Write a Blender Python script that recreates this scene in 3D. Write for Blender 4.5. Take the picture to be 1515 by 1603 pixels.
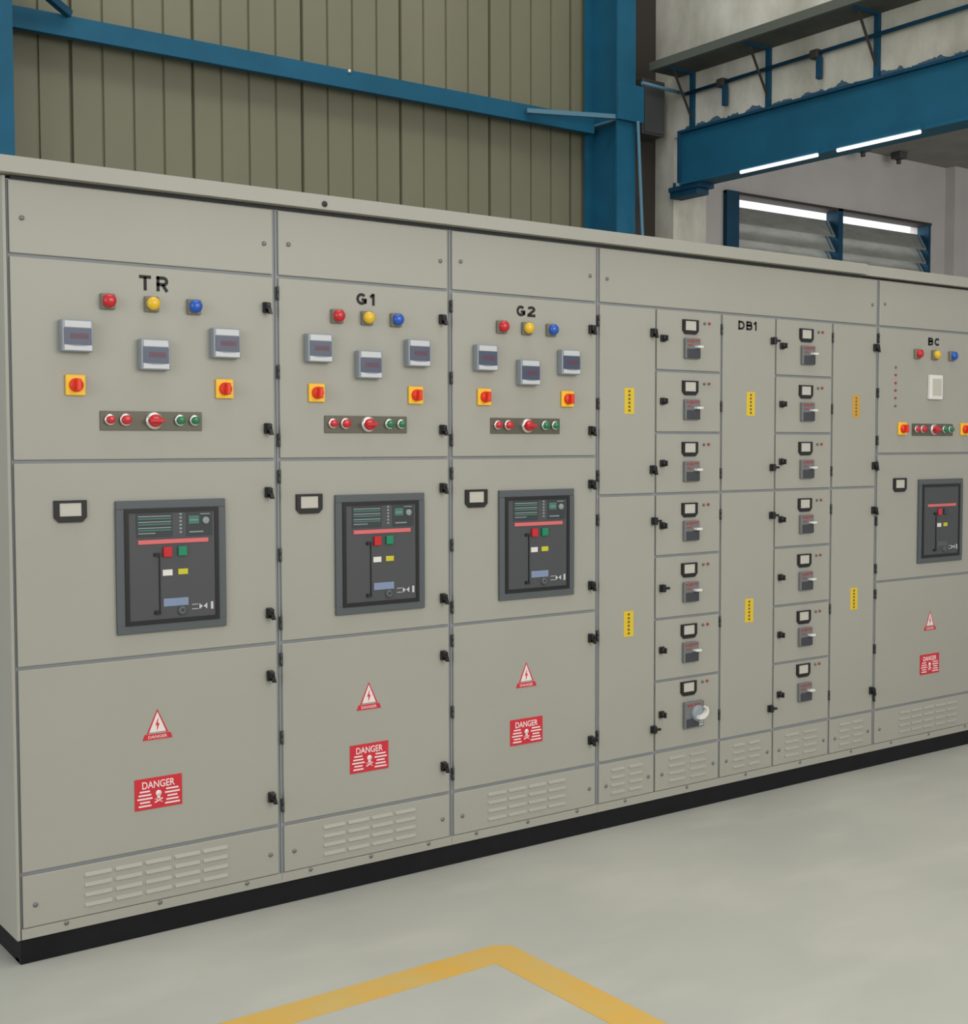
import bpy, bmesh, math
from mathutils import Vector, Matrix

for o in list(bpy.data.objects):
    bpy.data.objects.remove(o)
SC = bpy.context.scene
COL = SC.collection
R = math.radians

# ------------------------------------------------------------------ camera
F_PX, YAW, PITCH, ROLL = 2048.17, 0.634456, 0.0506198, -0.0024588
CAM = Vector((0.0, -3.77106, 1.495535))
fw = Vector((math.sin(YAW) * math.cos(PITCH), math.cos(YAW) * math.cos(PITCH), -math.sin(PITCH)))
rt = Vector((math.cos(YAW), -math.sin(YAW), 0))
up = rt.cross(fw)
r2 = rt * math.cos(ROLL) + up * math.sin(ROLL)
u2 = -rt * math.sin(ROLL) + up * math.cos(ROLL)
cd = bpy.data.cameras.new('camera')
cam = bpy.data.objects.new('camera', cd)
COL.objects.link(cam)
m = Matrix((r2, u2, -fw)).transposed().to_4x4()
m.translation = CAM
cam.matrix_world = m
cd.sensor_fit = 'HORIZONTAL'
cd.sensor_width = 36.0
cd.lens = F_PX / 1515 * 36.0
cd.clip_end = 200
SC.camera = cam

# ------------------------------------------------------------------ light
SC.view_settings.view_transform = 'Standard'
SC.view_settings.look = 'None'
SC.view_settings.gamma = 1.0
SC.view_settings.use_curve_mapping = False
SC.view_settings.exposure = 0.0

w = bpy.data.worlds.new('world')
SC.world = w
w.use_nodes = True
bg = w.node_tree.nodes['Background']
bg.inputs[0].default_value = (0.96, 0.98, 1.0, 1)
# overcast sky, brighter towards the far side of the building (+y)
nt_ = w.node_tree
tc_ = nt_.nodes.new('ShaderNodeTexCoord')
sp_ = nt_.nodes.new('ShaderNodeSeparateXYZ')
mr_ = nt_.nodes.new('ShaderNodeMapRange')
mr_.inputs['From Min'].default_value = 0.2
mr_.inputs['From Max'].default_value = 0.6
mr_.inputs['To Min'].default_value = 0.60
mr_.inputs['To Max'].default_value = 1.3
nt_.links.new(tc_.outputs['Generated'], sp_.inputs[0])
nt_.links.new(sp_.outputs['Y'], mr_.inputs['Value'])
nt_.links.new(mr_.outputs[0], bg.inputs[1])


def area(name, loc, target, sx, sy, power, color=(1, 1, 1)):
    d = bpy.data.lights.new(name, 'AREA')
    d.shape = 'RECTANGLE'
    d.size, d.size_y, d.energy, d.color = sx, sy, power, color
    o = bpy.data.objects.new(name, d)
    COL.objects.link(o)
    o.location = loc
    o.rotation_euler = (Vector(target) - Vector(loc)).to_track_quat('-Z', 'Y').to_euler()
    return o


# roof skylight strip over the aisle, and the big daylight door at the left end of the hall
area('skylight', (2.6, -1.0, 7.5), (2.6, -1.0, 0.0), 5.5, 2.0, 122, (1.0, 0.97, 0.90))
area('corridor_fill', (4.2, 1.0, 8.0), (4.0, 2.2, 0), 6.0, 1.5, 36, (1.0, 0.98, 0.94))  # added fill to lift the back wall, no known opening above it
area('front_fill', (3.9, -5.4, 3.1), (3.0, 0.0, 0.4), 4.0, 2.4, 122, (1.0, 0.96, 0.87))  # added frontal fill for the doors, not a known window
area('doorway_daylight', (-6.5, -4.5, 3.0), (1.5, 0.0, 1.2), 5.0, 4.5, 245, (0.90, 0.96, 1.0))
# open sky beyond the louvre window, and an added fill that brightens the neighbouring bay
area('window_daylight', (9.1, 5.2, 4.2), (9.1, 3.5, 3.3), 5.0, 2.6, 160, (1.0, 0.98, 0.97))
area('bay_fill', (8.8, 0.5, 4.0), (9.2, 3.4, 2.6), 2.5, 0.5, 34, (1.0, 0.97, 0.97))


# ------------------------------------------------------------------ materials
def lin(c):
    return tuple(((v / 255) / 12.92 if v / 255 <= 0.04045 else ((v / 255 + 0.055) / 1.055) ** 2.4) for v in c)


def mat(name, rgb, rough=0.5, metal=0.0, emit=None, var=0.0, vscale=4.0, rgb2=None, coat=0.0, stretch=(1, 1, 1), bump=0.0, bscale=60.0, spec=None):
    m = bpy.data.materials.new(name)
    m.use_nodes = True
    nt = m.node_tree
    b = nt.nodes['Principled BSDF']
    c = lin(rgb) + (1,)
    b.inputs['Base Color'].default_value = c
    b.inputs['Roughness'].default_value = rough
    b.inputs['Metallic'].default_value = metal
    if spec is not None:
        b.inputs['Specular IOR Level'].default_value = spec
    if coat:
        b.inputs['Coat Weight'].default_value = coat
    if emit:
        b.inputs['Emission Color'].default_value = c
        b.inputs['Emission Strength'].default_value = emit
    if var or rgb2 or bump:
        tc = nt.nodes.new('ShaderNodeNewGeometry')
        mp = nt.nodes.new('ShaderNodeMapping')
        mp.inputs['Scale'].default_value = stretch
        nt.links.new(tc.outputs['Position'], mp.inputs['Vector'])
    if var or rgb2:
        n = nt.nodes.new('ShaderNodeTexNoise')
        n.inputs['Scale'].default_value = vscale
        n.inputs['Detail'].default_value = 6
        n.inputs['Roughness'].default_value = 0.6
        nt.links.new(mp.outputs[0], n.inputs['Vector'])
        r = nt.nodes.new('ShaderNodeValToRGB')
        r.color_ramp.elements[0].position = 0.32
        r.color_ramp.elements[1].position = 0.68
        a = c if rgb2 else tuple(v * (1 - var) for v in c[:3]) + (1,)
        z = (lin(rgb2) + (1,)) if rgb2 else tuple(min(1, v * (1 + var)) for v in c[:3]) + (1,)
        r.color_ramp.elements[0].color = a
        r.color_ramp.elements[1].color = z
        nt.links.new(n.outputs['Fac'], r.inputs['Fac'])
        nt.links.new(r.outputs['Color'], b.inputs['Base Color'])
    if bump:
        n2 = nt.nodes.new('ShaderNodeTexNoise')
        n2.inputs['Scale'].default_value = bscale
        nt.links.new(mp.outputs[0], n2.inputs['Vector'])
        bp = nt.nodes.new('ShaderNodeBump')
        bp.inputs['Strength'].default_value = bump
        bp.inputs['Distance'].default_value = 0.01
        nt.links.new(n2.outputs['Fac'], bp.inputs['Height'])
        nt.links.new(bp.outputs[0], b.inputs['Normal'])
    return m


M = {}
M['paint'] = mat('pebble_grey_paint', (162, 160, 149), 0.45, var=0.025, vscale=1.3, bump=0.03, bscale=240)
M['paint_in'] = mat('frame_grey_paint', (138, 142, 144), 0.5)
M['dark_gap'] = mat('dark_recess', (48, 50, 50), 0.7)
M['black'] = mat('black_plastic', (15, 15, 17), 0.4)
M['plinth'] = mat('black_plinth_paint', (18, 18, 21), 0.6, var=0.25, vscale=9, spec=0.25)
M['steel'] = mat('zinc_screw', (120, 124, 124), 0.4, 0.6)
M['chrome'] = mat('chrome_ring', (215, 212, 208), 0.2, 0.7)
M['red'] = mat('red_plastic', (196, 20, 32), 0.3, coat=0.3)
M['yellow'] = mat('yellow_plastic', (228, 184, 30), 0.35, coat=0.3)
M['blue'] = mat('blue_plastic', (14, 82, 178), 0.3, coat=0.3)
M['green'] = mat('green_plastic', (18, 112, 68), 0.35, coat=0.3)
M['lampbase'] = mat('lamp_base_grey', (118, 112, 98), 0.4)
M['yplate'] = mat('yellow_switch_plate', (250, 196, 40), 0.4)
M['rknob'] = mat('orange_red_knob', (228, 50, 22), 0.35)
M['strip'] = mat('brown_grey_plate', (92, 90, 76), 0.35, 0.2)
M['bezel'] = mat('silver_grey_bezel', (142, 148, 154), 0.35, 0.1)
M['mstrip'] = mat('pale_grey_strip', (196, 198, 200), 0.35)
M['screen'] = mat('dark_blue_screen', (66, 76, 98), 0.3)
M['hinge'] = mat('dark_grey_hinge', (62, 64, 64), 0.5)
M['digit'] = mat('red_digits', (118, 40, 50), 0.5, emit=0.12)
M['white'] = mat('white_plastic', (226, 222, 216), 0.45)
M['card'] = mat('pale_name_card', (192, 188, 176), 0.5)
M['frame'] = mat('breaker_frame_grey', (82, 87, 90), 0.45)
M['face'] = mat('breaker_face', (70, 72, 74), 0.45)
M['face2'] = mat('breaker_window', (54, 58, 62), 0.3)
M['txtgrey'] = mat('pale_print', (140, 150, 150), 0.6)
M['txtgreen'] = mat('green_print', (70, 118, 104), 0.6)
M['stripe'] = mat('red_stripe', (218, 106, 108), 0.4)
M['bluelabel'] = mat('blue_grey_label', (128, 142, 172), 0.5)
M['ylabel'] = mat('yellow_label', (204, 194, 40), 0.5)
M['bgreen'] = mat('breaker_green', (14, 130, 92), 0.4)
M['danger'] = mat('danger_red', (204, 36, 52), 0.5)
M['dtext'] = mat('danger_white_print', (236, 222, 220), 0.6)
M['sticker'] = mat('yellow_sticker', (224, 190, 40), 0.5)
M['stickertxt'] = mat('sticker_print', (120, 100, 40), 0.6)
M['sticker2'] = mat('amber_sticker', (206, 154, 50), 0.5)
M['text'] = mat('black_lettering', (14, 14, 14), 0.6)
M['mccb'] = mat('moulded_breaker_grey', (112, 114, 114), 0.45)
M['mccb2'] = mat('moulded_breaker_dark', (58, 60, 66), 0.4)
M['mred'] = mat('dull_red_print', (150, 70, 68), 0.5)
M['bluesteel'] = mat('blue_steel_paint', (26, 90, 118), 0.6, var=0.12, vscale=3.0, bump=0.05, bscale=30, spec=0.25)
M['bluedull'] = mat('dull_blue_paint', (20, 68, 94), 0.6, var=0.15, vscale=5, spec=0.25)
M['bluelight'] = mat('pale_blue_paint', (78, 122, 142), 0.55)
M['sheet'] = mat('khaki_sheet', (122, 120, 98), 0.6, var=0.07, vscale=1.4, stretch=(1, 1, .5))
M['plaster'] = mat('stained_white_plaster', (166, 162, 147), 0.9, rgb2=(222, 219, 206), vscale=2.2, stretch=(1, 1, .6), bump=0.15, bscale=25)


def overspray(m):
    """ragged blue paint brushed onto the wall along the top of the beam, and grimy runs"""
    nt = m.node_tree
    b = nt.nodes['Principled BSDF']
    src = b.inputs['Base Color'].links[0].from_socket
    g = nt.nodes.new('ShaderNodeNewGeometry')
    sp = nt.nodes.new('ShaderNodeSeparateXYZ')
    nt.links.new(g.outputs['Position'], sp.inputs[0])
    n = nt.nodes.new('ShaderNodeTexNoise')
    n.inputs['Scale'].default_value = 9
    n.inputs['Detail'].default_value = 5
    nt.links.new(g.outputs['Position'], n.inputs['Vector'])

    def mth(op, a, c):
        k = nt.nodes.new('ShaderNodeMath')
        k.operation = op
        for i, v in enumerate((a, c)):
            if isinstance(v, (int, float)):
                k.inputs[i].default_value = v
            else:
                nt.links.new(v, k.inputs[i])
        return k.outputs[0]
    edge = mth('ADD', 3.565, mth('MULTIPLY', n.outputs['Fac'], .17))
    below = mth('LESS_THAN', sp.outputs['Z'], edge)
    inside = mth('LESS_THAN', sp.outputs['Y'], 2.70)
    above = mth('GREATER_THAN', sp.outputs['Z'], 3.5)
    fac = mth('MULTIPLY', mth('MULTIPLY', below, inside), mth('MULTIPLY', above, .9))
    mx = nt.nodes.new('ShaderNodeMix')
    mx.data_type = 'RGBA'
    nt.links.new(fac, mx.inputs[0])
    nt.links.new(src, mx.inputs[6])
    mx.inputs[7].default_value = lin((24, 74, 104)) + (1,)
    nt.links.new(mx.outputs[2], b.inputs['Base Color'])


overspray(M['plaster'])
M['plaster2'] = mat('grey_room_plaster', (196, 193, 190), 0.85, var=0.05, vscale=2.0)
M['ceil'] = mat('ceiling_concrete', (152, 150, 144), 0.9, var=0.1, vscale=3.0)
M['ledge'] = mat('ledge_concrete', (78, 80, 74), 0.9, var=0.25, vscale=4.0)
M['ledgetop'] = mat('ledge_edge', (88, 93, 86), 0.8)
M['dark'] = mat('dark_brown_steel', (58, 52, 46), 0.7)
M['blade'] = mat('louvre_glass', (150, 152, 146), 0.25, var=0.14, vscale=5, stretch=(1, 1, 4))
M['bladeblue'] = mat('blade_clip', (40, 96, 124), 0.4)
M['glow_rod'] = mat('white_glow', (255, 255, 255), 0.3, emit=1.5)
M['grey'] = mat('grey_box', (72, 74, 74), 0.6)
M['lineyellow'] = mat('yellow_floor_paint', (214, 166, 66), 0.6, rgb2=(202, 172, 98), vscale=5.0)


def floor_mat():
    m = bpy.data.materials.new('concrete_floor')
    m.use_nodes = True
    nt = m.node_tree
    b = nt.nodes['Principled BSDF']
    g = nt.nodes.new('ShaderNodeNewGeometry')

    def noise(scale, st, detail=5):
        mp = nt.nodes.new('ShaderNodeMapping')
        mp.inputs['Scale'].default_value = st
        mp.inputs['Rotation'].default_value = (0, 0, R(-15))
        n = nt.nodes.new('ShaderNodeTexNoise')
        n.inputs['Scale'].default_value = scale
        n.inputs['Detail'].default_value = detail
        nt.links.new(g.outputs['Position'], mp.inputs[0])
        nt.links.new(mp.outputs[0], n.inputs['Vector'])
        return n
    n1 = noise(0.9, (1, 1, 1))
    n2 = noise(3.0, (.7, 1.6, 1))
    r1 = nt.nodes.new('ShaderNodeValToRGB')
    r1.color_ramp.elements[0].position = .3
    r1.color_ramp.elements[1].position = .7
    r1.color_ramp.elements[0].color = lin((168, 169, 160)) + (1,)
    r1.color_ramp.elements[1].color = lin((184, 184, 174)) + (1,)
    nt.links.new(n1.outputs['Fac'], r1.inputs[0])
    r2_ = nt.nodes.new('ShaderNodeValToRGB')
    r2_.color_ramp.elements[0].position = .5
    r2_.color_ramp.elements[1].position = .75
    r2_.color_ramp.elements[0].color = (0, 0, 0, 1)
    r2_.color_ramp.elements[1].color = (.35, .35, .35, 1)
    nt.links.new(n2.outputs['Fac'], r2_.inputs[0])
    mx = nt.nodes.new('ShaderNodeMix')
    mx.data_type = 'RGBA'
    mx.inputs[7].default_value = lin((200, 199, 188)) + (1,)
    nt.links.new(r2_.outputs[0], mx.inputs[0])
    nt.links.new(r1.outputs[0], mx.inputs[6])
    nt.links.new(mx.outputs[2], b.inputs['Base Color'])
    b.inputs['Roughness'].default_value = 0.42
    return m


M['floor'] = floor_mat()

# ------------------------------------------------------------------ mesh helpers


class MB:
    def __init__(self):
        self.bm = bmesh.new()

    def box(self, x0, x1, y0, y1, z0, z1, mi=0, bev=0.0):
        r = bmesh.ops.create_cube(self.bm, size=1.0)
        vs = r['verts']
        for v in vs:
            v.co = Vector((x0 + (v.co.x + .5) * (x1 - x0), y0 + (v.co.y + .5) * (y1 - y0), z0 + (v.co.z + .5) * (z1 - z0)))
        fs = {f for v in vs for f in v.link_faces}
        for f in fs:
            f.material_index = mi
        if bev:
            es = {e for v in vs for e in v.link_edges}
            r = bmesh.ops.bevel(self.bm, geom=list(es), offset=bev, segments=2, affect='EDGES', profile=.5)
            for f in r['faces']:
                f.material_index = mi
        return self

    def prism(self, pts, y0, y1, mi=0):
        """polygon in the x-z plane, extruded from y0 to y1"""
        a = [self.bm.verts.new((x, y0, z)) for x, z in pts]
        b = [self.bm.verts.new((x, y1, z)) for x, z in pts]
        n = len(pts)
        fs = [self.bm.faces.new(a), self.bm.faces.new(b[::-1])]
        for i in range(n):
            fs.append(self.bm.faces.new((a[i], b[i], b[(i + 1) % n], a[(i + 1) % n])))
        for f in fs:
            f.material_index = mi
        return self

    def xprism(self, pts, x0, x1, mi=0):
        """polygon in the y-z plane, extruded from x0 to x1"""
        a = [self.bm.verts.new((x0, y, z)) for y, z in pts]
        b = [self.bm.verts.new((x1, y, z)) for y, z in pts]
        n = len(pts)
        fs = [self.bm.faces.new(a), self.bm.faces.new(b[::-1])]
        for i in range(n):
            fs.append(self.bm.faces.new((a[i], b[i], b[(i + 1) % n], a[(i + 1) % n])))
        for f in fs:
            f.material_index = mi
        return self

    def lathe(self, prof, cx=0, cz=0, seg=20, mi=0):
        """profile of (radius, y) turned about the y axis through (cx, cz)"""
        rings = []
        for r, y in prof:
            if r < 1e-6:
                rings.append([self.bm.verts.new((cx, y, cz))])
            else:
                rings.append([self.bm.verts.new((cx + r * math.cos(2 * math.pi * k / seg), y, cz + r * math.sin(2 * math.pi * k / seg))) for k in range(seg)])
        for a, b in zip(rings, rings[1:]):
            for k in range(seg):
                k2 = (k + 1) % seg
                if len(a) == 1 and len(b) == 1:
                    continue
                if len(a) == 1:
                    f = self.bm.faces.new((a[0], b[k], b[k2]))
                elif len(b) == 1:
                    f = self.bm.faces.new((a[k], b[0], a[k2]))
                else:
                    f = self.bm.faces.new((a[k], b[k], b[k2], a[k2]))
                f.material_index = mi
                f.smooth = True
        return self

    def bar(self, p, q, r=0.01, seg=8, mi=0, square=False):
        p, q = Vector(p), Vector(q)
        d = (q - p).normalized()
        a = d.orthogonal().normalized() if abs(d.z) > .95 else d.cross(Vector((0, 0, 1))).normalized()
        b = d.cross(a)
        n = 4 if square else seg
        off = math.pi / 4 if square else 0
        A, B = [], []
        for k in range(n):
            t = 2 * math.pi * k / n + off
            o = (a * math.cos(t) + b * math.sin(t)) * r * (math.sqrt(2) if square else 1)
            A.append(self.bm.verts.new(p + o))
            B.append(self.bm.verts.new(q + o))
        for k in range(n):
            f = self.bm.faces.new((A[k], A[(k + 1) % n], B[(k + 1) % n], B[k]))
            f.smooth = not square
            f.material_index = mi
        self.bm.faces.new(A[::-1]).material_index = mi
        self.bm.faces.new(B).material_index = mi
        return self

    def mesh(self, name, mats):
        bmesh.ops.recalc_face_normals(self.bm, faces=self.bm.faces[:])
        me = bpy.data.meshes.new(name)
        self.bm.to_mesh(me)
        self.bm.free()
        for k in (mats if isinstance(mats, (list, tuple)) else [mats]):
            me.materials.append(M[k])
        return me


WORLD = {}
CACHE = {}


def tag(o, label=None, cat=None, group=None, kind=None):
    for k, v in (('label', label), ('category', cat), ('group', group), ('kind', kind)):
        if v:
            o[k] = v
    return o


def link(name, data, loc=(0, 0, 0), parent=None):
    o = bpy.data.objects.new(name, data)
    COL.objects.link(o)
    loc = Vector(loc)
    WORLD[o.name] = loc
    if parent is not None:
        o.parent = parent
        o.location = loc - WORLD[parent.name]
    else:
        o.location = loc
    return o


def put(name, mb, mats, loc=(0, 0, 0), parent=None):
    return link(name, mb.mesh(name, mats), loc, parent)


def cached(key, name, fn, mats, loc, parent):
    if key not in CACHE:
        CACHE[key] = fn().mesh(name, mats)
    return link(name, CACHE[key], loc, parent)


def text_mesh(s, height, width, depth=0.0015, bold=0.02, key=None):
    """letters as a solid mesh in the x-z plane facing -y, centred, fitted to width x height"""
    k = ('text', s, height, width)
    if k in CACHE:
        return CACHE[k]
    c = bpy.data.curves.new('lettering', 'FONT')
    c.body = s
    c.offset = bold
    c.extrude = 0.01
    c.align_x = 'CENTER'
    o = bpy.data.objects.new('lettering', c)
    COL.objects.link(o)
    dg = bpy.context.evaluated_depsgraph_get()
    me = bpy.data.meshes.new_from_object(o.evaluated_get(dg))
    bpy.data.objects.remove(o)
    xs = [v.co.x for v in me.vertices]
    ys = [v.co.y for v in me.vertices]
    sx, sy = width / (max(xs) - min(xs)), height / (max(ys) - min(ys))
    mx, my = (max(xs) + min(xs)) / 2, (max(ys) + min(ys)) / 2
    for v in me.vertices:
        x, y, z = v.co
        v.co = ((x - mx) * sx, -(z + .01) / .02 * depth, (y - my) * sy)
    CACHE[k] = me
    return me


def lettering(s, x, z, wdt, h, parent, m='text', y=-0.0005, name='lettering', depth=0.0015, bold=0.02):
    me = text_mesh(s, h, wdt, depth, bold)
    if not me.materials:
        me.materials.append(M[m])
    return link(name, me, (x, y, z), parent)


def arc(cx, cz, rx, rz, a0, a1, n=12):
    return [(cx + rx * math.cos(R(a0 + (a1 - a0) * k / n)), cz + rz * math.sin(R(a0 + (a1 - a0) * k / n))) for k in range(n + 1)]


def glyph(ch, wd, h, t):
    """centre lines of a bold sans letter inside wd x h, stroke t"""
    u, W_, H_ = t / 2, wd - t / 2, h - t / 2
    cx, rx = wd / 2, wd / 2 - t / 2
    if ch == 'T':
        return [[(0, H_), (wd, H_)], [(cx, 0), (cx, H_)]]
    if ch == 'D':
        return [[(u, 0), (u, h)], [(0, H_)] + arc(wd * .45, h / 2, W_ - wd * .45, h / 2 - u, 90, -90) + [(0, u)]]
    if ch == 'B':
        m_ = h * .53
        return [[(u, 0), (u, h)], [(0, H_)] + arc(wd * .58, (H_ + m_) / 2, W_ - wd * .62, (H_ - m_) / 2, 90, -90) + [(0, m_)],
                [(0, m_)] + arc(wd * .58, (m_ + u) / 2, W_ - wd * .58, (m_ - u) / 2, 90, -90) + [(0, u)]]
    if ch == 'R':
        m_ = h * .46
        return [[(u, 0), (u, h)], [(0, H_)] + arc(wd * .58, (H_ + m_) / 2, W_ - wd * .60, (H_ - m_) / 2, 90, -90) + [(0, m_)], [(wd * .50, m_), (wd - u * .9, 0)]]
    if ch == 'C':
        return [arc(cx, h / 2, rx, h / 2 - u, 42, 318, 20)]
    if ch == 'G':
        return [arc(cx, h / 2, rx, h / 2 - u, 42, 318, 20) + [(W_, h * .18)], [(cx, h * .44), (wd, h * .44)], [(W_, h * .12), (W_, h * .48)]]
    if ch == '1':
        return [[(W_, 0), (W_, h)], [(0, h * .70), (W_, h * .95)]]
    if ch == '2':
        return [arc(cx, h * .70, rx, h * .30 - u, 165, -35, 14) + [(u * 1.2, u * 1.6)], [(0, u), (wd, u)]]


def sign(chars, x, z, h, parent, t=.0098, y=-.0008):
    """chars: (letter, left edge, width) in metres, laid on the door"""
    b = MB()
    total = max(l + w_ for _, l, w_ in chars)
    for ch, l, w_ in chars:
        for pl in glyph(ch, w_, h, t):
            L, Rr = [], []
            for k, p in enumerate(pl):
                a = Vector(pl[max(0, k - 1)])
                c = Vector(pl[min(len(pl) - 1, k + 1)])
                d = (c - a).normalized()
                n = Vector((-d.y, d.x)) * t / 2
                L.append(Vector(p) + n)
                Rr.append(Vector(p) - n)
            for k in range(len(pl) - 1):
                q = [L[k], L[k + 1], Rr[k + 1], Rr[k]]
                b.prism([(l + v.x - total / 2, v.y - h / 2) for v in q], y, .0002)
    return put('lettering', b, 'text', (x, 0, z), parent)


SIGNS = {'TR': (('T', 0, .037), ('R', .054, .038)), 'G1': (('G', 0, .040), ('1', .054, .017)), 'G2': (('G', 0, .040), ('2', .050, .037)),
         'DB1': (('D', 0, .038), ('B', .048, .037), ('1', .094, .017)), 'BC': (('B', 0, .040), ('C', .050, .043))}


# ------------------------------------------------------------------ the hall
YB, XR = 3.0, 6.45
b = MB()
b.box(-9, 13, -10, 3.55, -0.1, 0.0)
tag(put('floor', b, 'floor'), kind='structure')

# profiled back wall sheet, one mesh
b = MB()
prof = []
x = -1.2 + (2.179 + 1.2) % 0.168 - 0.168
x0 = 2.179 - 0.168 * 22
pts = []
k = 0
while x0 + 0.168 * k < XR + 0.1:
    xc = x0 + 0.168 * k
    h, dp = ((.011, .026) if k % 4 == 3 else (.008, .013))
    pts += [(xc - h, YB), (xc - h + .004, YB + dp), (xc + h - .004, YB + dp), (xc + h, YB)]
    k += 1
ZB, ZT = 0.0, 6.5
lo = [b.bm.verts.new((px, py, ZB)) for px, py in pts]
hi = [b.bm.verts.new((px, py, ZT)) for px, py in pts]
lo2 = [b.bm.verts.new((px, py + .02, ZB)) for px, py in pts]
hi2 = [b.bm.verts.new((px, py + .02, ZT)) for px, py in pts]
for i in range(len(pts) - 1):
    b.bm.faces.new((lo[i], lo[i + 1], hi[i + 1], hi[i]))
    b.bm.faces.new((lo2[i + 1], lo2[i], hi2[i], hi2[i + 1]))
    b.bm.faces.new((hi[i], hi[i + 1], hi2[i + 1], hi2[i]))
    b.bm.faces.new((lo[i + 1], lo[i], lo2[i], lo2[i + 1]))
tag(put('wall_back', b, 'sheet'), kind='structure')

# right wall: end pillar, wall over the opening
b = MB()
b.box(XR, XR + .32, 2.784, YB + .05, 0, 3.60)
b.box(XR, XR + .32, -2.5, YB + .05, 3.60, 6.5)
tag(put('wall_right', b, 'plaster'), kind='structure')
b = MB()
b.box(6.18, XR, 2.965, 2.99, 2.0, 6.5)
tag(put('corner_strip_1', b, 'dark'), kind='structure')  # dark brown strip filling the corner gap beside the column

# neighbouring room seen through the opening
YW = 3.5
WX0, WX1, WZ0, WZ1 = 7.70, 10.38, 2.66, 3.50
b = MB()
b.box(XR + .32, WX0, YW, YW + .2, 0, 4.3)
b.box(WX1, 12.2, YW, YW + .2, 0, 4.3)
b.box(WX0, WX1, YW, YW + .2, 0, WZ0)
b.box(WX0, WX1, YW, YW + .2, WZ1, 4.3)
b.box(XR + .10, XR + .32, YB + .05, YW + .2, 0, 4.3)
b.box(10.62, 11.0, YW - .10, YW, 0, 4.03)
tag(put('wall_far', b, 'plaster2'), kind='structure')
b = MB()
b.box(12.0, 12.2, -2.5, YW, 0, 4.3)
tag(put('wall_side', b, 'plaster2'), kind='structure')
b = MB()
b.box(XR + .32, 12.2, -2.5, YW, 4.03, 4.25)
tag(put('ceiling', b, 'ceil'), kind='structure')

for xx, lab in ((9.23, 'small dark fitting on the ceiling edge above the louvre window'), (9.72, 'small dark fitting on the ceiling edge past the louvre window')):
    d = MB().box(xx - .05, xx + .05, 3.30, 3.40, 3.97, 4.03, bev=.008).bar((xx, 3.35, 3.93), (xx, 3.35, 3.975), .02, 8)
    tag(put('ceiling_fitting', d, 'grey'), lab, 'ceiling fitting')

# louvre window
win = tag(link('window_1', None, ((WX0 + WX1) / 2, YW, WZ0)), kind='structure')
b = MB()
XM = 9.10
b.box(WX0, WX0 + .14, YW - .04, YW + .10, WZ0, WZ1)
b.box(WX1 - .03, WX1, YW - .02, YW + .10, WZ0, WZ1)
b.box(XM - .03, XM + .03, YW - .03, YW + .10, WZ0, WZ1)
b.box(WX0, WX1, YW - .03, YW + .12, WZ1 - .022, WZ1, 1)
b.box(WX0, WX1, YW - .03, YW + .12, WZ0, WZ0 + .03)
put('window_frame', b, ['bluedull', 'dark'], parent=win)
for (xa, xb) in ((WX0 + .14, XM - .03), (XM + .03, WX1 - .03)):
    for k in range(5):
        zt = WZ1 - .105 - k * .125
        b = MB()
        b.xprism([(YW + .075, zt + .012), (YW + .08, zt), (YW + .005, zt - .135), (YW, zt - .125)], xa, xb)
        b.xprism([(YW - .005, zt - .125), (YW + .07, zt + .01), (YW + .07, zt - .05)], xb - .05, xb - .04, 1)
        put('louvre_blade', b, ['blade', 'bladeblue'], parent=win)

# steel column at the corner (I-section: flange towards the hall, web, flange on the wall)
c = tag(link('steel_column', None, (5.87, 2.8, 0)), 'broad blue steel column in the corner beside the white pillar', 'steel column')
b = MB()
b.box(5.79, 5.95, 2.630, 2.645, 0, 6.4)
put('flange', b, 'bluesteel', parent=c)
b = MB()
b.box(5.79, 5.95, 2.945, 2.96, 0, 6.4)
put('flange', b, 'bluesteel', parent=c)
b = MB()
b.box(5.862, 5.878, 2.645, 2.945, 0, 6.4)
put('web', b, 'bluesteel', parent=c)
b = MB()
b.box(5.775, 6.0, 2.60, 2.632, 3.60, 3.835, bev=.004)
put('splice_plate', b, 'bluesteel', parent=c)
b = MB()
b.box(5.79, 5.862, 2.645, 2.945, 3.60, 3.615)
put('stiffener', b, 'bluelight', parent=c)

c = tag(link('steel_column', None, (1.93, 2.7, 0)), 'blue steel column above the TR cabinet, cut by the frame', 'steel column')
b = MB()
b.box(1.76, 1.945, 2.630, 2.645, 0, 6.4)
put('flange', b, 'bluesteel', parent=c)
b = MB()
b.box(1.76, 1.945, 2.945, 2.96, 0, 6.4)
put('flange', b, 'bluesteel', parent=c)
b = MB()
b.box(1.845, 1.860, 2.645, 2.945, 0, 6.4)
put('web', b, 'bluesteel', parent=c)

# girt along the sheet wall
g = tag(link('wall_rail', None, (3.9, 2.88, 3.58)), 'long blue steel rail running along the khaki sheet wall', 'steel rail')
b = MB()
b.box(1.945, 5.79, 2.855, 2.863, 3.555, 3.660)
b.box(1.945, 5.79, 2.863, 2.978, 3.652, 3.660)
b.box(1.945, 5.79, 2.863, 2.90, 3.555, 3.563)
put('rail_channel', b, 'bluesteel', parent=g)
b = MB()
for xx in (3.92,):
    b.lathe([(.012, 2.855), (.012, 2.845), (0, 2.843)], xx, 3.652, 8)
put('bolt', b, 'chrome', parent=g)
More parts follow.
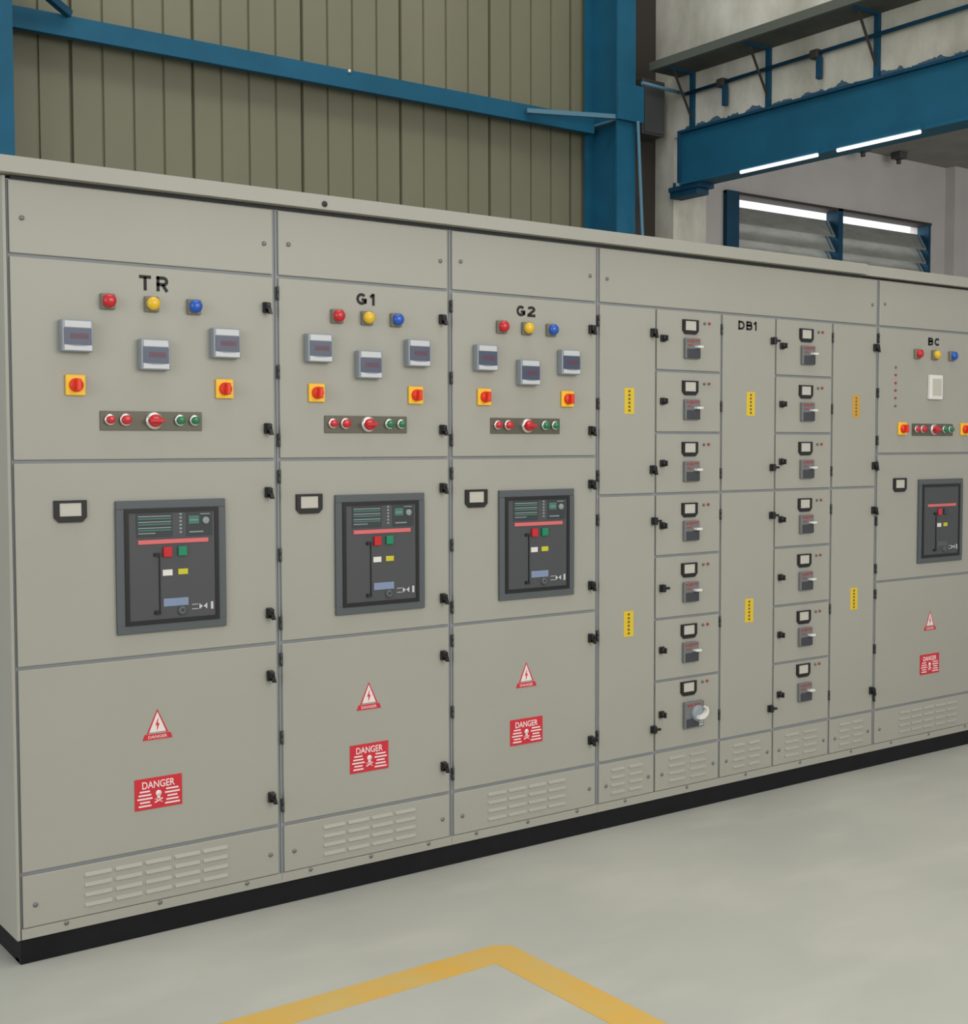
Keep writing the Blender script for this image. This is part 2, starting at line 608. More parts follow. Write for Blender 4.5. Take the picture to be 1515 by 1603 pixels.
# fly braces from the rail to the columns' inner flanges
d = tag(link('flange_brace', None, (5.5, 2.8, 3.6)), 'pale blue brace tying the rail to the corner column', 'brace')
b = MB()
b.bar((5.20, 2.83, 3.612), (5.80, 2.64, 3.622), .014, square=True)
put('brace_bar', b, 'bluelight', parent=d)
d = tag(link('flange_brace', None, (2.2, 2.8, 3.7)), 'dull blue brace rising at the upper left end of the rail', 'brace')
b = MB()
b.bar((2.285, 2.82, 3.655), (1.93, 2.66, 3.80), .018, square=True)
put('brace_bar', b, 'bluedull', parent=d)

# blue beam over the opening
bm_ = tag(link('runway_beam', None, (XR - .05, 0.9, 3.27)), 'large blue steel beam spanning the opening in the white wall', 'steel beam')
b = MB()
b.box(XR - .03, XR - .015, -2.5, 2.69, 3.275, 3.61)
put('web', b, 'bluesteel', parent=bm_)
b = MB()
b.box(XR - .07, XR + .10, -2.5, 2.66, 3.255, 3.275)
put('flange', b, 'bluesteel', parent=bm_)
b = MB()
b.box(XR - .06, XR - .003, -2.5, 2.69, 3.605, 3.622)
put('flange', b, 'bluedull', parent=bm_)
b = MB()
b.box(XR - .06, XR - .03, 2.675, 2.69, 3.275, 3.605)
put('stiffener', b, 'bluedull', parent=bm_)
d = tag(link('bearing_bracket', None, (XR - .03, 2.7, 3.2)), 'small dark blue bracket under the beam end on the pillar', 'bracket')
b = MB()
b.box(XR - .050, XR + .10, 2.50, 2.783, 3.225, 3.255)
b.box(XR - .035, XR + .08, 2.53, 2.783, 3.185, 3.225)
put('seat_plate', b, 'bluedull', parent=d)
for yy in (2.54, 2.74):
    put('bolt', MB().bar((XR - .035, yy, 3.255), (XR - .035, yy, 3.285), .012, 6), 'bluedull', parent=d)

BAR_ENDS = (2.085, 1.47, 1.32, .75)
# two glowing white bars along the beam's lower edge
for ya, yb, lab in ((BAR_ENDS[0], BAR_ENDS[1], 'glowing white bar under the blue beam, the one nearer the white pillar'),
                    (BAR_ENDS[2], BAR_ENDS[3], 'glowing white bar under the blue beam, the one farther from the white pillar')):
    t = tag(link('glowing_bar', None, (XR - .05, (ya + yb) / 2, 3.23)), lab, 'tube light', 'glowing bars under the blue beam')
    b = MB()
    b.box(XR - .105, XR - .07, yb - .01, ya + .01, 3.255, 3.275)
    put('back_strip', b, 'bluesteel', parent=t)
    put('glow_rod', MB().bar((XR - .09, yb, 3.242), (XR - .09, ya, 3.242), .011, 12), 'glow_rod', parent=t)

# ledge with posts and struts on the wall above the beam
l = tag(link('wall_ledge', None, (XR, 0.5, 4.0)), 'dark concrete ledge on the white wall over the blue beam', 'ledge')
b = MB()
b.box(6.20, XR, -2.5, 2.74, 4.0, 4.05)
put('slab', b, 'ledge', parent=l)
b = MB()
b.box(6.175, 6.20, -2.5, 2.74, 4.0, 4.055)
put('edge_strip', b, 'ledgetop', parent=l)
for yy, lab in ((2.593, 'blue post and strut under the ledge, next to the corner column'),
                (1.926, 'blue post and strut under the ledge, second from the corner column'),
                (1.102, 'blue post and strut under the ledge, third from the corner column')):
    d = tag(link('ledge_bracket', None, (XR - .04, yy, 3.62)), lab, 'bracket', 'brackets under the wall ledge')
    b = MB()
    b.box(XR - .028, XR - .002, yy - .016, yy + .016, 3.622, 4.0)
    put('post', b, 'bluedull', parent=d)
    b = MB()
    b.bar((XR - .025, yy, 3.70), (6.26, yy + .005, 3.992), .006, square=True)
    put('strut', b, 'dark', parent=d)
    b = MB()
    b.box(6.215, XR - .028, yy - .014, yy + .014, 3.986, 4.0)
    put('ledge_arm', b, 'bluedull', parent=d)
p = MB()
p.bar((XR - .04, 2.62, 3.862), (XR - .04, -2.4, 3.885), .012, 10)
tag(put('wall_pipe', p, 'bluedull'), 'thin blue pipe running behind the ledge posts along the wall', 'pipe')
for yy, lab in ((2.30, 'dark hook clamp on the thin pipe between the first two ledge posts'), (1.53, 'dark hook clamp on the thin pipe before the third ledge post')):
    d = tag(link('pipe_clamp', None, (XR - .07, yy, 3.78)), lab, 'clamp', 'clamps on the wall pipe')
    b = MB()
    b.box(XR - .065, XR - .015, yy - .03, yy + .035, 3.835, 3.89, bev=.01)
    put('clamp_body', b, 'dark', parent=d)
    b = MB()
    b.box(XR - .055, XR - .025, yy - .04, yy - .012, 3.71, 3.84)
    put('hanger', b, 'bluedull', parent=d)
# tie rod from the column splice to the wall, dark box put in for recess shade, and leaning rod by the pillar
d = MB()
d.bar((5.98, 2.60, 3.86), (XR - .01, 2.66, 3.87), .012, 8)
tag(put('tie_rod', d, 'bluelight'), 'pale tie rod between the corner column and the white wall', 'rod')
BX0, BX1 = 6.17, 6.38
d = tag(link('recess_shade_box', None, (XR - .03, 2.86, 3.65)), 'dark grey box standing in for the shaded recess right of the blue column', 'box')
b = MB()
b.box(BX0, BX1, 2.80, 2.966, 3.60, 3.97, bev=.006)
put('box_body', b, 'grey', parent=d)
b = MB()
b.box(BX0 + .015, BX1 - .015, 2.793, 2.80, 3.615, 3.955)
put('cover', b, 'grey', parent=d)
d = MB()
d.bar((5.925, 2.58, 3.60), (6.14, 2.58, 0.0), .011, 8)
tag(put('conduit', d, 'bluelight'), 'thin pale blue conduit standing beside the corner column', 'conduit')

# painted floor line: two legs meeting in a corner
b = MB()
vs = [(0.2, -.80), (0.2, -.69), (2.30, -.685), (2.345, -.72), (2.335, -4.5), (2.225, -4.5), (2.225, -.80)]
top = [b.bm.verts.new((x, y, .0012)) for x, y in vs]
bot = [b.bm.verts.new((x, y, .0)) for x, y in vs]
b.bm.faces.new(top)
for i in range(len(vs)):
    j = (i + 1) % len(vs)
    b.bm.faces.new((top[i], top[j], bot[j], bot[i]))
tag(put('floor_marking', b, 'lineyellow'), 'yellow painted line turning a corner on the concrete floor', 'floor marking')

# ------------------------------------------------------------------ switchgear
XS = dict(TR=(1.119, 1.955), G1=(1.955, 2.63), G2=(2.63, 3.315), DB=(3.315, 5.012), BC=(5.012, 5.862))
ZBASE, ZV, ZLOW, ZMID, ZDOOR, ZTOP = .076, .266, .862, 1.453, 2.036, 2.25
G = 0.005       # half gap between doors
S = 0.0105       # half width of the upright seams


def sheet(x0, x1, z0, z1, t=.008):
    return MB().box(x0, x1, 0, t, z0, z1, bev=.002)


def screw(x, z, parent):
    cached('screw', 'screw', lambda: MB().lathe([(.007, 0), (.007, -.003), (.004, -.005), (0, -.005)], seg=10), 'steel', (x, 0, z), parent)


def latch_fn():
    b = MB()
    b.box(-.0105, .0105, -.012, 0, -.017, .017, bev=.003)
    b.box(-.008, .008, -.026, -.012, -.006, .015, bev=.003)
    b.prism([(-.006, .006), (.006, .006), (.013, -.021), (.002, -.021)], -.026, -.015)
    return b


def tlatch_fn():
    b = MB()
    b.box(-.013, .013, -.010, 0, -.015, .015, bev=.003)
    b.box(-.011, .005, -.024, -.010, -.015, .015, bev=.003)
    b.box(.003, .026, -.024, -.014, -.005, .005, bev=.002)
    return b


def knob_fn():
    b = MB()
    b.box(-.013, .013, -.009, 0, -.014, .014, bev=.003)
    b.lathe([(.011, -.009), (.011, -.02), (.008, -.023), (0, -.023)], seg=14)
    b.box(-.004, .004, -.030, -.02, -.011, .011, bev=.001)
    return b


def latch(x, z, parent):
    cached('latch', 'latch', latch_fn, 'black', (x, 0, z), parent)


def tlatch(x, z, parent):
    cached('tlatch', 'latch', tlatch_fn, 'black', (x, 0, z), parent)


def hinge(x, z, parent, m='hinge'):
    def fn():
        b = MB()
        for z0, z1 in ((-.022, -.001), (.001, .022)):
            b.bar((0, -.001, z0), (0, -.001, z1), .0042, 8)
        b.box(-.003, .003, -.001, .008, -.020, .020)
        return b
    cached(('hinge', m), 'hinge', fn, m, (x, 0, z), parent)


def lamp(x, z, colour, cab):
    base = cached('lampbase', 'indicator_lamp',
                  lambda: MB().box(-.022, .022, -.012, 0, -.024, .022, bev=.003).lathe([(.021, -.012), (.021, -.016), (.018, -.016)], seg=20), 'lampbase', (x, 0, z), cab)
    cached(('lens', colour), 'lens',
           lambda: MB().lathe([(.020, -.012), (.020, -.022), (.018, -.029), (.010, -.033), (0, -.034)], seg=20), colour, (x, 0, z), base)['label'] = {'red': 'red lens', 'yellow': 'yellow lens', 'blue': 'blue lens'}[colour]


def seven(b, cx, cz, w_, h_, y):
    t = w_ * .22
    for (dx, dz, hor) in ((0, h_ / 2, 1), (0, 0, 1), (0, -h_ / 2, 1), (-w_ / 2, h_ / 4, 0), (w_ / 2, h_ / 4, 0), (-w_ / 2, -h_ / 4, 0), (w_ / 2, -h_ / 4, 0)):
        if hor:
            b.box(cx + dx - w_ * .4, cx + dx + w_ * .4, y - .0006, y, cz + dz - t / 2, cz + dz + t / 2)
        else:
            b.box(cx + dx - t / 2, cx + dx + t / 2, y - .0006, y, cz + dz - h_ * .18, cz + dz + h_ * .18)


def meter(x, z, cab):
    o = cached('meter', 'panel_meter', lambda: MB().box(-.046, .046, -.028, 0, -.046, .046, bev=.003), 'bezel', (x, 0, z), cab)
    cached('meter_strip', 'label_strip', lambda: MB().box(-.038, .038, -.0295, -.0275, .024, .042), 'mstrip', (x, 0, z), o)
    cached('meter_screen', 'screen', lambda: MB().box(-.040, .040, -.0295, -.0275, -.026, .022), 'screen', (x, 0, z), o)

    def dg():
        b = MB()
        for k in range(4):
            seven(b, -.016 + k * .0135, -.001, .009, .013, -.0295)
        return b
    cached('meter_digits', 'digits', dg, 'digit', (x, 0, z), o)
    cached('meter_sw', 'keypad',
           lambda: MB().prism([(-.040, -.026), (-.010, -.031), (.018, -.030), (.040, -.026), (.040, -.042), (-.040, -.042)], -.0305, -.0275), 'mstrip', (x, 0, z), o)


def switch(x, z, cab):
    o = cached('sw', 'rotary_switch', lambda: MB().box(-.029, .029, -.010, 0, -.030, .030, bev=.003), 'yplate', (x, 0, z), cab)

    def kn():
        b = MB()
        b.lathe([(.020, -.010), (.020, -.018), (.017, -.022), (0, -.022)], seg=20)
        b.box(-.007, .007, -.040, -.020, -.018, .018, bev=.003)
        return b
    cached('swk', 'knob', kn, 'rknob', (x, 0, z), o)


def strip(x, z, cab):
    o = cached('strip', 'control_strip', lambda: MB().box(-.16, .16, -.004, 0, -.0285, .0285, bev=.001), 'strip', (x, 0, z), cab)

    def pb(r):
        return lambda: MB().lathe([(r + .004, -.004), (r + .004, -.010), (r, -.010), (r, -.022), (r - .003, -.024), (0, -.024)], seg=18)

    def ring(r):
        return lambda: MB().lathe([(r + .003, -.0035), (r + .005, -.008), (r + .004, -.012), (r, -.012)], seg=18)
    for dx, r, c, nm in ((-.132, .012, 'red', 'indicator'), (-.084, .014, 'red', 'push_button'), (.087, .013, 'green', 'push_button'), (.134, .012, 'green', 'indicator')):
        cached(('pb', r, c), nm, pb(r), c, (x + dx, 0, z + .003), o)['label'] = c + ' ' + nm.replace('_', ' ')
        cached(('ring', r), 'ring', ring(r), 'chrome', (x + dx, 0, z + .003), o)
    cached('selbase', 'selector_base', lambda: MB().lathe([(.026, -.004), (.026, -.012), (.022, -.014), (0, -.014)], seg=24), 'chrome', (x + .004, 0, z + .001), o)

    def sel():
        b = MB()
        b.lathe([(.0195, -.014), (.0195, -.024), (.015, -.027), (0, -.027)], seg=20)
        b.box(-.024, .024, -.038, -.024, -.006, .006, bev=.003)
        return b
    cached('sel', 'selector_handle', sel, 'red', (x + .004, 0, z + .001), o)


def frame_prism(b, w_, h_, iw, ih, cut, y0, y1, top=0.0):
    """black holder: square window in a plate whose lower corners are cut"""
    x, zt, zb = w_ / 2, h_ / 2, -h_ / 2
    ix, it, ib = iw / 2, ih / 2 + top, -ih / 2 + top
    b.prism([(-x, zt), (x, zt), (x, it), (-x, it)], y0, y1)
    b.prism([(-x, it), (-ix, it), (-ix, ib), (-x, ib + 0)], y0, y1)
    b.prism([(ix, it), (x, it), (x, ib), (ix, ib)], y0, y1)
    b.prism([(-x, ib), (x, ib), (x, zb + cut), (x - cut, zb), (-x + cut, zb), (-x, zb + cut)], y0, y1)


def holder(x, z, cab, big=True):
    w_, h_, iw, ih = (.096, .064, .064, .038) if big else (.088, .058, .060, .037)

    def fn():
        b = MB()
        frame_prism(b, w_, h_, iw, ih, .014, -.007, 0, .005)
        return b
    o = cached(('hold', big), 'name_holder', fn, 'black', (x, 0, z), cab)
    cached(('card', big), 'card', lambda: MB().box(-iw / 2 - .001, iw / 2 + .001, -.0055, 0, -ih / 2 + .004, ih / 2 + .006), 'card', (x, 0, z), o)


def breaker(x, z, cab, plain=False):
    def fr():
        b = MB()
        W, H, t = .176, .200, .026
        b.box(-W, W, -.010, 0, H - t, H, bev=.002)
        b.box(-W, W, -.010, 0, -H, -H + t, bev=.002)
        b.box(-W, -W + t, -.010, 0, -H + t, H - t)
        b.box(W - t, W, -.010, 0, -H + t, H - t)
        return b
    o = cached('bframe', 'circuit_breaker', fr, 'frame', (x, 0, z), cab)

    def gk():
        b = MB()
        W, H, t = .151, .175, .013
        b.box(-W, W, -.013, 0, H - t, H)
        b.box(-W, W, -.013, 0, -H, -H + t)
        b.box(-W, -W + t, -.013, 0, -H + t, H - t)
        b.box(W - t, W, -.013, 0, -H + t, H - t)
        return b
    cached('bgask', 'gasket', gk, 'black', (x, 0, z), o)
    P = (x, 0, z)
    cached('bface', 'front_face', lambda: MB().box(-.139, .139, -.011, 0, -.163, .163), 'face', P, o)
    Y = -.011

    def bx(*a):
        return MB().box(a[0] - a[2] / 2, a[0] + a[2] / 2, Y - a[4], Y + .0005, a[1] - a[3] / 2, a[1] + a[3] / 2, bev=a[5] if len(a) > 5 else 0)
    if not plain:
        def disp():
            b = MB()
            b.box(-.115, .000, Y - .001, Y, .088, .160, 0)
            b.box(.045, .130, Y - .001, Y, .088, .160, 0)
            for k, zz in enumerate((.151, .134, .116, .100)):
                e = -.005 if k < 3 else -.055
                b.box(-.109, e, Y - .0018, Y, zz - .0012, zz + .0018, 1)
                if k < 3:
                    b.box(-.109, e, Y - .0018, Y, zz - .009, zz - .005, 2)
            for k in range(6):
                b.box(.022, .030, Y - .0018, Y, .098 + k * .011, .104 + k * .011, 1)
            b.box(.052, .086, Y - .0022, Y, .125, .150, 2)
            b.box(.056, .082, Y - .0026, Y, .135, .138, 1)
            b.box(.054, .100, Y - .002, Y, .098, .102, 1)
            b.box(.090, .122, Y - .002, Y, .153, .156, 1)
            b.lathe([(.011, Y), (.011, Y - .006), (.008, Y - .007), (0, Y - .007)], .108, .134, 14, 1)
            return b
        cached('bdisp', 'trip_unit', disp, ['face2', 'txtgrey', 'txtgreen'], P, o)
    cached('bstripe', 'stripe', lambda: bx(.003, .074, .226, .013, .003, .001), 'stripe', P, o)['label'] = 'pale red stripe'
    cached('bred', 'push_button', lambda: bx(-.018, .042, .028, .031, .008, .002), 'red', P, o)['label'] = 'red push button'
    cached('bgreen' + str(plain), 'push_button', lambda: bx(.030, .043, .028, .029, .008, .002), 'bgreen' if not plain else 'face2', P, o)['label'] = 'green push button' if not plain else 'dark push button'
    cached('bwhite', 'state_window', lambda: bx(-.018, -.021, .031, .018, .002), 'white', P, o)['label'] = 'white state window'
    cached('byel', 'state_window', lambda: bx(.032, -.020, .031, .017, .002), 'ylabel', P, o)['label'] = 'yellow state window'

    def lever():
        b = MB()
        b.box(-.045, -.042, Y - .003, Y, -.140, .036)
        b.box(-.060, -.042, Y - .006, Y, .030, .040)
        b.box(-.060, -.042, Y - .006, Y, -.146, -.135)
        return b
    cached('blev', 'charging_lever', lever, 'black', P, o)
    cached('blab' + str(plain), 'rating_plate', lambda: bx(.008, -.112, .080, .024, .002), 'bluelabel' if not plain else 'frame', P, o)

    def lock():
        b = MB()
        b.lathe([(.014, Y), (.014, Y - .005), (.010, Y - .007), (.004, Y - .007), (.004, Y - .003), (0, Y - .003)], .028, -.140, 16)
        return b
    cached('block', 'key_lock', lock, 'frame', P, o)

    def marks():
        b = MB()
        y = Y
        for zz in (-.124, -.138):
            b.box(.060, .080, y - .0012, y, zz - .001, zz + .001)
        b.prism([(.084, -.122), (.084, -.140), (.096, -.131)], y - .0012, y)
        b.prism([(.110, -.122), (.098, -.131), (.110, -.140)], y - .0012, y)
        b.box(.122, .130, y - .0018, y, -.142, -.119)
        return b
    cached('bmarks', 'position_marks', marks, 'txtgrey' if plain else 'mstrip', P, o)


def triangle(x, z, cab):
    def fn():
        b = MB()
        y0, y1 = -.0008, 0
        b.prism([(-.030, -.020), (.030, -.020), (0, .044)], y0, y1, 1)          # pale inner field
        for (a, c, d, e) in (((-.034, -.024), (-.029, -.024), (.0, .042), (0, .049)), ((.034, -.024), (.029, -.024), (0, .042), (0, .049))):
            b.prism([a, c, d, e], y0 - .0006, y1, 0)
        b.prism([(.003, .024), (-.007, .000), (-.001, .001), (-.003, -.018), (.007, .006), (.001, .005)], y0 - .0006, y1, 0)
        b.prism([(-.048, -.043), (.048, -.043), (.041, -.026), (-.041, -.026)], y0 - .0006, y1, 0)
        return b
    o = cached('tri', 'warning_triangle', fn, ['danger', 'dtext'], (x, 0, z), cab)
    lettering('DANGER', x, z - .0345, .060, .009, o, 'dtext', y=-.0014, depth=.0006, bold=0)


def danger(x, z, cab):
    o = cached('danger', 'danger_plate', lambda: MB().box(-.076, .076, -.002, 0, -.048, .048, bev=.0008), 'danger', (x, 0, z), cab)
    lettering('DANGER', x, z + .027, .104, .022, o, 'dtext', y=-.002, depth=.0008, bold=.01)

    def pr():
        b = MB()
        y0, y1 = -.0028, -.0019
        for s in (-1, 1):                       # small print either side of the skull
            for k, zz in enumerate((.008, -.003, -.014, -.025, -.036)):
                e = .024 - .004 * ((k * 2 + s) % 3)
                b.box(s * .044 - e, s * .044 + e, y0, y1, zz - .0024, zz + .0024)
        b.lathe([(.0095, -.0019), (.0095, y0), (0, y0)], 0, -.002, 14)
        b.box(-.005, .005, y0, y1, -.018, -.008)
        for s in (-1, 1):
            b.prism([(-.014, -.022 - .006 * s), (-.012, -.025 - .006 * s), (.014, -.026 + .006 * s), (.012, -.023 + .006 * s)], y0, y1)
        return b
    cached('dprint', 'printing', pr, 'dtext', (x, 0, z), o)


def vent_panel(x0, x1, cab, cols, xc=None, w_=.082, pitch=.094, rows=4, z0=.108, z1=.260, screws=True, rz=.030):
    b = sheet(x0, x1, z0, z1)
    xc = (x0 + x1) / 2 if xc is None else xc
    for i in range(cols):
        cx = xc + (i - (cols - 1) / 2) * pitch
        for j in range(rows):
            zz = z1 - .030 - j * rz
            b.xprism([(.001, zz + .009), (-.0042, zz - .004), (-.0036, zz - .006), (.001, zz - .004)], cx - w_ / 2, cx + w_ / 2)
    o = put('vent_panel', b, 'paint', parent=cab)
    if screws:
        screw(x0 + .035, .172, o)
        screw(x1 - .030, .175, o)
    return o


def door(x0, x1, z0, z1, cab, lz=(), lx=None, hinge_x=None, hm='hinge', fn=None, name='door'):
    o = put(name, sheet(x0, x1, z0, z1), 'paint', parent=cab)
    for z in lz:
        (fn or latch)(lx, z, o)
    if hinge_x is not None and hm != 'paint':
        h = z1 - z0
        for f in (.085, .52, .90):
            hinge(hinge_x, z1 - f * h, o, hm)
    return o


def cabinet(key, label, text, tw, th, plain=False, vcols=5, latches=True, dark_hinges=True):
    x0, x1 = XS[key]
    xc = (x0 + x1) / 2
    # the instruments sit about the middle of the door
    cab = tag(link('switchgear_cabinet', None, (xc, .5, ZBASE)), label, 'switchgear cabinet')
    b = MB()
    b.box(x0 + .001, x1 - .001, .008, 1.0, ZBASE, ZTOP - .002)
    put('cabinet_body', b, 'paint_in', parent=cab)
    a, c = x0 + S, x1 - S
    if key == 'TR':
        b = MB()
        b.box(x0 - .012, x0 - .0005, .008, 1.0, ZBASE, ZTOP + .004)
        b.box(x0 - .012, x0 - .003, -.001, .008, ZBASE, ZTOP + .004)
        put('side_sheet', b, 'paint', parent=cab)
        a = x0 + .006
    o = put('top_panel', sheet(a, c, ZDOOR + G, ZTOP - .006), 'paint', parent=cab)
    screw(a + .035, 2.140, o)
    screw(c - .030, 2.135, o)
    lx = x1 - .038
    hx = x0 + .006 if dark_hinges else x0 + .012
    hm = 'hinge' if dark_hinges else 'paint'
    d1 = door(a, c, ZMID + G, ZDOOR - G, cab, (1.934, 1.552) if latches else (), lx, hx, hm, name='door')
    d2 = door(a, c, ZLOW + G, ZMID - G, cab, (1.349, .962) if latches else (), lx, hx, hm)
    d3 = door(a, c, ZV + G, ZLOW - G, cab, (.760, .365) if latches else (), lx, hx, hm)
    vent_panel(a, c, cab, vcols)
    b = MB()
    b.box(x0 + .0005, x1 - .0005, -.001, .008, ZBASE, .1065)
    o = put('base_rail', b, 'paint', parent=cab)
    for f in (.155, .5, .85):
        screw(x0 + f * (x1 - x0), .099, o)
    sign(SIGNS[text], {'TR': 1.548, 'G1': 2.287, 'G2': 2.967, 'BC': 5.437}[key], 1.984, th, d1)
    return cab, xc


def instruments(cab, xc, br_x, hold_x, lw):
    for dx, c in ((-lw, 'red'), (0, 'yellow'), (lw, 'blue')):
        lamp(xc + dx, 1.922, c, cab)
    holder(hold_x, 1.308, cab)
    triangle(xc, .648, cab)
    danger(xc, .441, cab)


cab, xc = cabinet('TR', 'grey cabinet marked TR, widest full one at the near end of the line-up', 'TR', .092, .045, dark_hinges=False)
xc = 1.538
instruments(cab, xc, 1.591, 1.282, .135)
for x, z in ((1.305, 1.815), (1.540, 1.770), (1.772, 1.814)):
    meter(x, z, cab)
for x in (1.303, 1.771):
    switch(x, 1.674, cab)
strip(1.535, 1.572, cab)
breaker(1.591, 1.134, cab)

for key, text, xc, mx, lab in (('G1', 'G1', 2.289, ((2.100, 1.813), (2.290, 1.766), (2.485, 1.812)), 'grey cabinet marked G1 between the TR and G2 cabinets'),
                               ('G2', 'G2', 2.967, ((2.774, 1.807), (2.968, 1.761), (3.161, 1.805)), 'grey cabinet marked G2 beside the many-doored DB1 cabinet')):
    cab, _ = cabinet(key, lab, text, .080, .039, vcols=4)
    instruments(cab, xc, 0, {'G1': 2.066, 'G2': 2.739}[key], .1145)
    for x, z in mx:
        meter(x, z, cab)
    for dx in (-.193, .193):
        switch(xc + dx, 1.669, cab)
    strip(xc - .003, 1.567, cab)
    breaker({'G1': 2.337, 'G2': 3.014}[key], 1.134, cab)

# distribution cabinet DB1
x0, x1 = XS['DB']
cab = tag(link('distribution_cabinet', None, ((x0 + x1) / 2, .5, ZBASE)), 'grey cabinet marked DB1 with two stacks of small breaker doors', 'switchgear cabinet')
b = MB()
b.box(x0 + .001, x1 - .001, .008, 1.0, ZBASE, ZTOP - .002)
put('cabinet_body', b, 'paint_in', parent=cab)
o = put('top_panel', sheet(x0 + S, x1 - S, ZDOOR + G, ZTOP - .006), 'paint', parent=cab)
screw(x0 + .045, 2.13, o)
screw(x1 - .045, 2.13, o)
C = [3.315, 3.620, 3.990, 4.321, 4.694, 5.012]
ZD = 1.302


def sticker(x, z, m, cab):
    o = cached(('stk', m), 'notice_sticker', lambda: MB().box(-.025, .025, -.001, 0, -.050, .050), m, (x, 0, z), cab)

    def pr():
        b = MB()
        for k in range(6):
            zz = .038 - k * .015
            b.box(-.006, .006, -.0016, -.0008, zz - .005, zz + .004)
        return b
    cached('stkp', 'printing', pr, 'stickertxt', (x, 0, z), o)


e = .005
for i, (xa, xb, ls, m1, sx) in enumerate(((C[0] + S, C[1] - e, 3.597, 'sticker', 3.477), (C[2] + .007, C[3] - e, 4.298, 'sticker', 4.166), (C[4] + .007, C[5] - S, 4.987, 'sticker2', 4.860))):
    hx = (C[0] + .003, C[2], C[4])[i]
    for (za, zb, lz, sz) in ((ZD + G, ZDOOR - G, (1.937, 1.400), 1.668), (ZV + G, ZD - G, (1.196, .363), .797)):
        lxx = ls + (.011 if (i == 0 and za < 1) else 0)
        dd = door(xa, xb, za, zb, cab, lz, lxx, hx, fn=tlatch if (i == 1 or (i == 0 and za < 1)) else latch)
        sticker(sx, sz, 'sticker2' if i == 2 and za > 1 else 'sticker', cab)
        if i == 1 and za > 1:
            sign(SIGNS['DB1'], 4.143, 1.993, .037, dd, .0088)
    vent_panel(xa, xb, cab, 2, w_=.07, pitch=.095, rows=4)


def mccb(x, z, cab):
    o = cached('mccb', 'moulded_breaker', lambda: MB().box(-.042, .042, -.014, 0, -.041, .041, bev=.003), 'mccb', (x, 0, z), cab)
    cached('mccb_l', 'lower_cover', lambda: MB().box(-.034, .038, -.018, -.013, -.038, -.002, bev=.002), 'mccb2', (x, 0, z), o)

    def red():
        b = MB()
        for k, (xa, xb, za, zb) in enumerate(((-.034, -.020, .026, .034), (-.014, .006, .024, .036), (.012, .034, .028, .036), (-.030, -.004, .010, .016))):
            b.box(xa, xb, -.0152, -.0138, za, zb)
        return b
    cached('mccb_r', 'printing', red, 'mred', (x, 0, z), o)
    cached('mccb_t', 'toggle', lambda: MB().box(.008, .040, -.034, -.013, .002, .011, bev=.002), 'white', (x, 0, z), o)['label'] = 'pale toggle lever'


def mccb_rotary(x, z, cab):
    o = put('moulded_breaker', MB().box(-.054, .054, -.016, 0, -.055, .053, bev=.003), 'mccb', (x, 0, z), cab)
    put('lower_cover', MB().box(-.047, .020, -.020, -.015, -.050, -.016, bev=.002), 'mccb2', (x, 0, z), o)
    put('printing', MB().box(-.042, -.012, -.0175, -.0158, .034, .044).box(.0, .030, -.0175, -.0158, .036, .044), 'mred', (x, 0, z), o)
    put('handle_base', MB().lathe([(.034, -.016), (.034, -.026), (.028, -.030), (0, -.030)], .014, .004, 24), 'bezel', (x, 0, z), o)
    b = MB()
    pts = []
    for k in range(9):
        t = R(-115 + k * 20)
        pts.append((.012 + .040 * math.cos(t), .012 + .030 * math.sin(t)))
    for k in range(8, -1, -1):
        t = R(-115 + k * 20)
        pts.append((.012 + .029 * math.cos(t), .016 + .018 * math.sin(t)))
    b.prism(pts, -.046, -.030)
    put('rotary_handle', b, 'white', (x, 0, z), o)
    b = MB()
    for dx in (.030, .042):
        for dz in (-.045, -.033):
            b.box(dx - .004, dx + .004, -.0175, -.0158, dz - .004, dz + .004)
    put('terminal_marks', b, 'mstrip', (x, 0, z), o)


def led(x, z, m, cab):
    cached(('led', m), 'indicator_led', lambda: MB().lathe([(.006, 0), (.006, -.004), (.004, -.007), (0, -.008)], seg=10), m, (x, 0, z), cab)


M['ledred'] = mat('dull_red_led', (160, 62, 58), 0.4)
M['ledgrey'] = mat('grey_green_led', (96, 110, 96), 0.4)
BND = [ZDOOR, 1.791, 1.545, 1.302, 1.053, .801, .551, .268]
for col, (xa, xb, hx, kx, mx) in enumerate(((C[1] + e, C[2] - .007, 3.806, 3.654, 3.812), (C[3] + e, C[4] - .007, 4.513, 4.357, 4.520))):
    for k in range(7):
        za, zb = BND[k + 1] + .005, BND[k] - .005
        dd = put('breaker_door', sheet(xa, xb, za, zb), 'paint', parent=cab)
        zt = BND[k] if k < 6 else .560 + 0
        zl = (1.918, 1.670, 1.424, 1.176, .926, .677, .417)[k]
        odd = (col == 0 and k == 4)
        cached('tlatch' if odd else 'knob', 'latch', tlatch_fn if odd else knob_fn, 'black', (kx, 0, zl), dd)
        zh = (1.970, 1.726, 1.480, 1.234, .990, .741, .506)[k]
        zm = (1.884, 1.639, 1.390, 1.150, .901, .655, .410)[k]
        holder(hx, zh, cab, False)
        if col == 0 and k == 6:
            mccb_rotary(3.830, .398, cab)
        else:
            mccb(mx, zm, cab)
        led(hx + .082, zh + .018, 'ledgrey', cab)
        led(hx + .109, zh + .019, 'ledred', cab)
    vent_panel(xa, xb, cab, 2, w_=.09, pitch=.12, rows=4)
b = MB()
b.box(x0 + .0005, x1 - .0005, -.001, .008, ZBASE, .1065)
o = put('base_rail', b, 'paint', parent=cab)
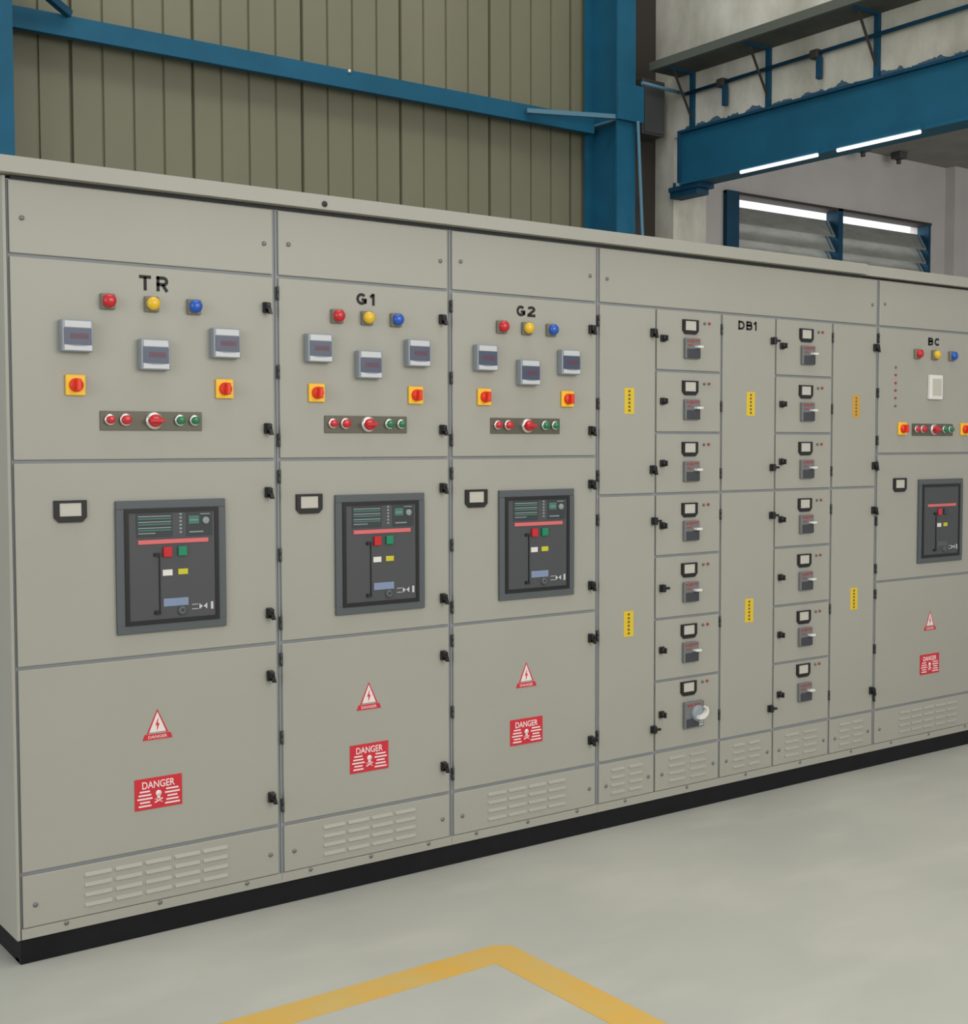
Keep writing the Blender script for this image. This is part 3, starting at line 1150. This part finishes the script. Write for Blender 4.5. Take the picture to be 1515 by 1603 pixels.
for xx in (3.46, 3.80, 4.15, 4.5, 4.85):
    screw(xx, .099, o)

# bus coupler cabinet BC
cab, xc = cabinet('BC', 'grey cabinet marked BC at the far end of the line-up', 'BC', .101, .037, latches=False)
xc = 5.437
instruments(cab, xc, 0, 5.184, .136)
o = put('energy_meter', MB().box(-.050, .050, -.018, 0, -.058, .058, bev=.004), 'white', (5.438, 0, 1.768), cab)
put('screen', MB().box(-.032, .036, -.0195, -.0175, -.040, .040), 'card', (5.438, 0, 1.768), o)
for z, m_ in ((1.853, 'ledgrey'), (1.818, 'ledred'), (1.781, 'ledred'), (1.747, 'ledred'), (1.712, 'ledred'), (1.675, 'ledgrey')):
    led(5.143, z, m_, cab)
for x in (5.193, 5.684):
    switch(x, 1.570, cab)
strip(5.433, 1.566, cab)
breaker(5.500, 1.131, cab, plain=True)

# roof covers over the line-up

b = MB()
b.xprism([(-.034, 2.258), (-.033, 2.304), (1.0, 2.304), (1.0, 2.258)], 1.085, 4.885)
o = put('roof_cover', b, 'paint')
tag(o, 'long pale roof cover over the cabinets from TR to DB1', 'roof cover')
put('roof_gap_shade', MB().box(1.132, 4.885, .002, .05, 2.2475, 2.2575), 'dark_gap', parent=o)  # dark strip stands in for the shade in the gap under the cover
put('bolt_hole', MB().lathe([(.010, -.034), (.010, -.036), (0, -.036)], 2.115, 2.275, 12), 'dark_gap', parent=o)
b = MB()
b.xprism([(-.022, 2.256), (-.014, 2.304), (1.0, 2.304), (1.0, 2.2585)], 4.890, 5.90)
tag(put('roof_cover', b, 'paint'), 'short pale roof cover over the BC cabinet', 'roof cover')
b = MB()
b.box(1.119, 5.862, .012, .028, 0, ZBASE)
b.box(1.119, 5.862, .028, .06, ZBASE - .012, ZBASE)
b.box(1.119, 5.862, .028, .06, 0, .010)
b.box(1.119, 1.131, .028, 1.0, 0, ZBASE)
b.box(5.850, 5.862, .028, 1.0, 0, ZBASE)
b.box(1.131, 5.850, .985, 1.0, 0, ZBASE)
tag(put('plinth', b, 'plinth'), 'black steel plinth under the whole row of cabinets', 'plinth')
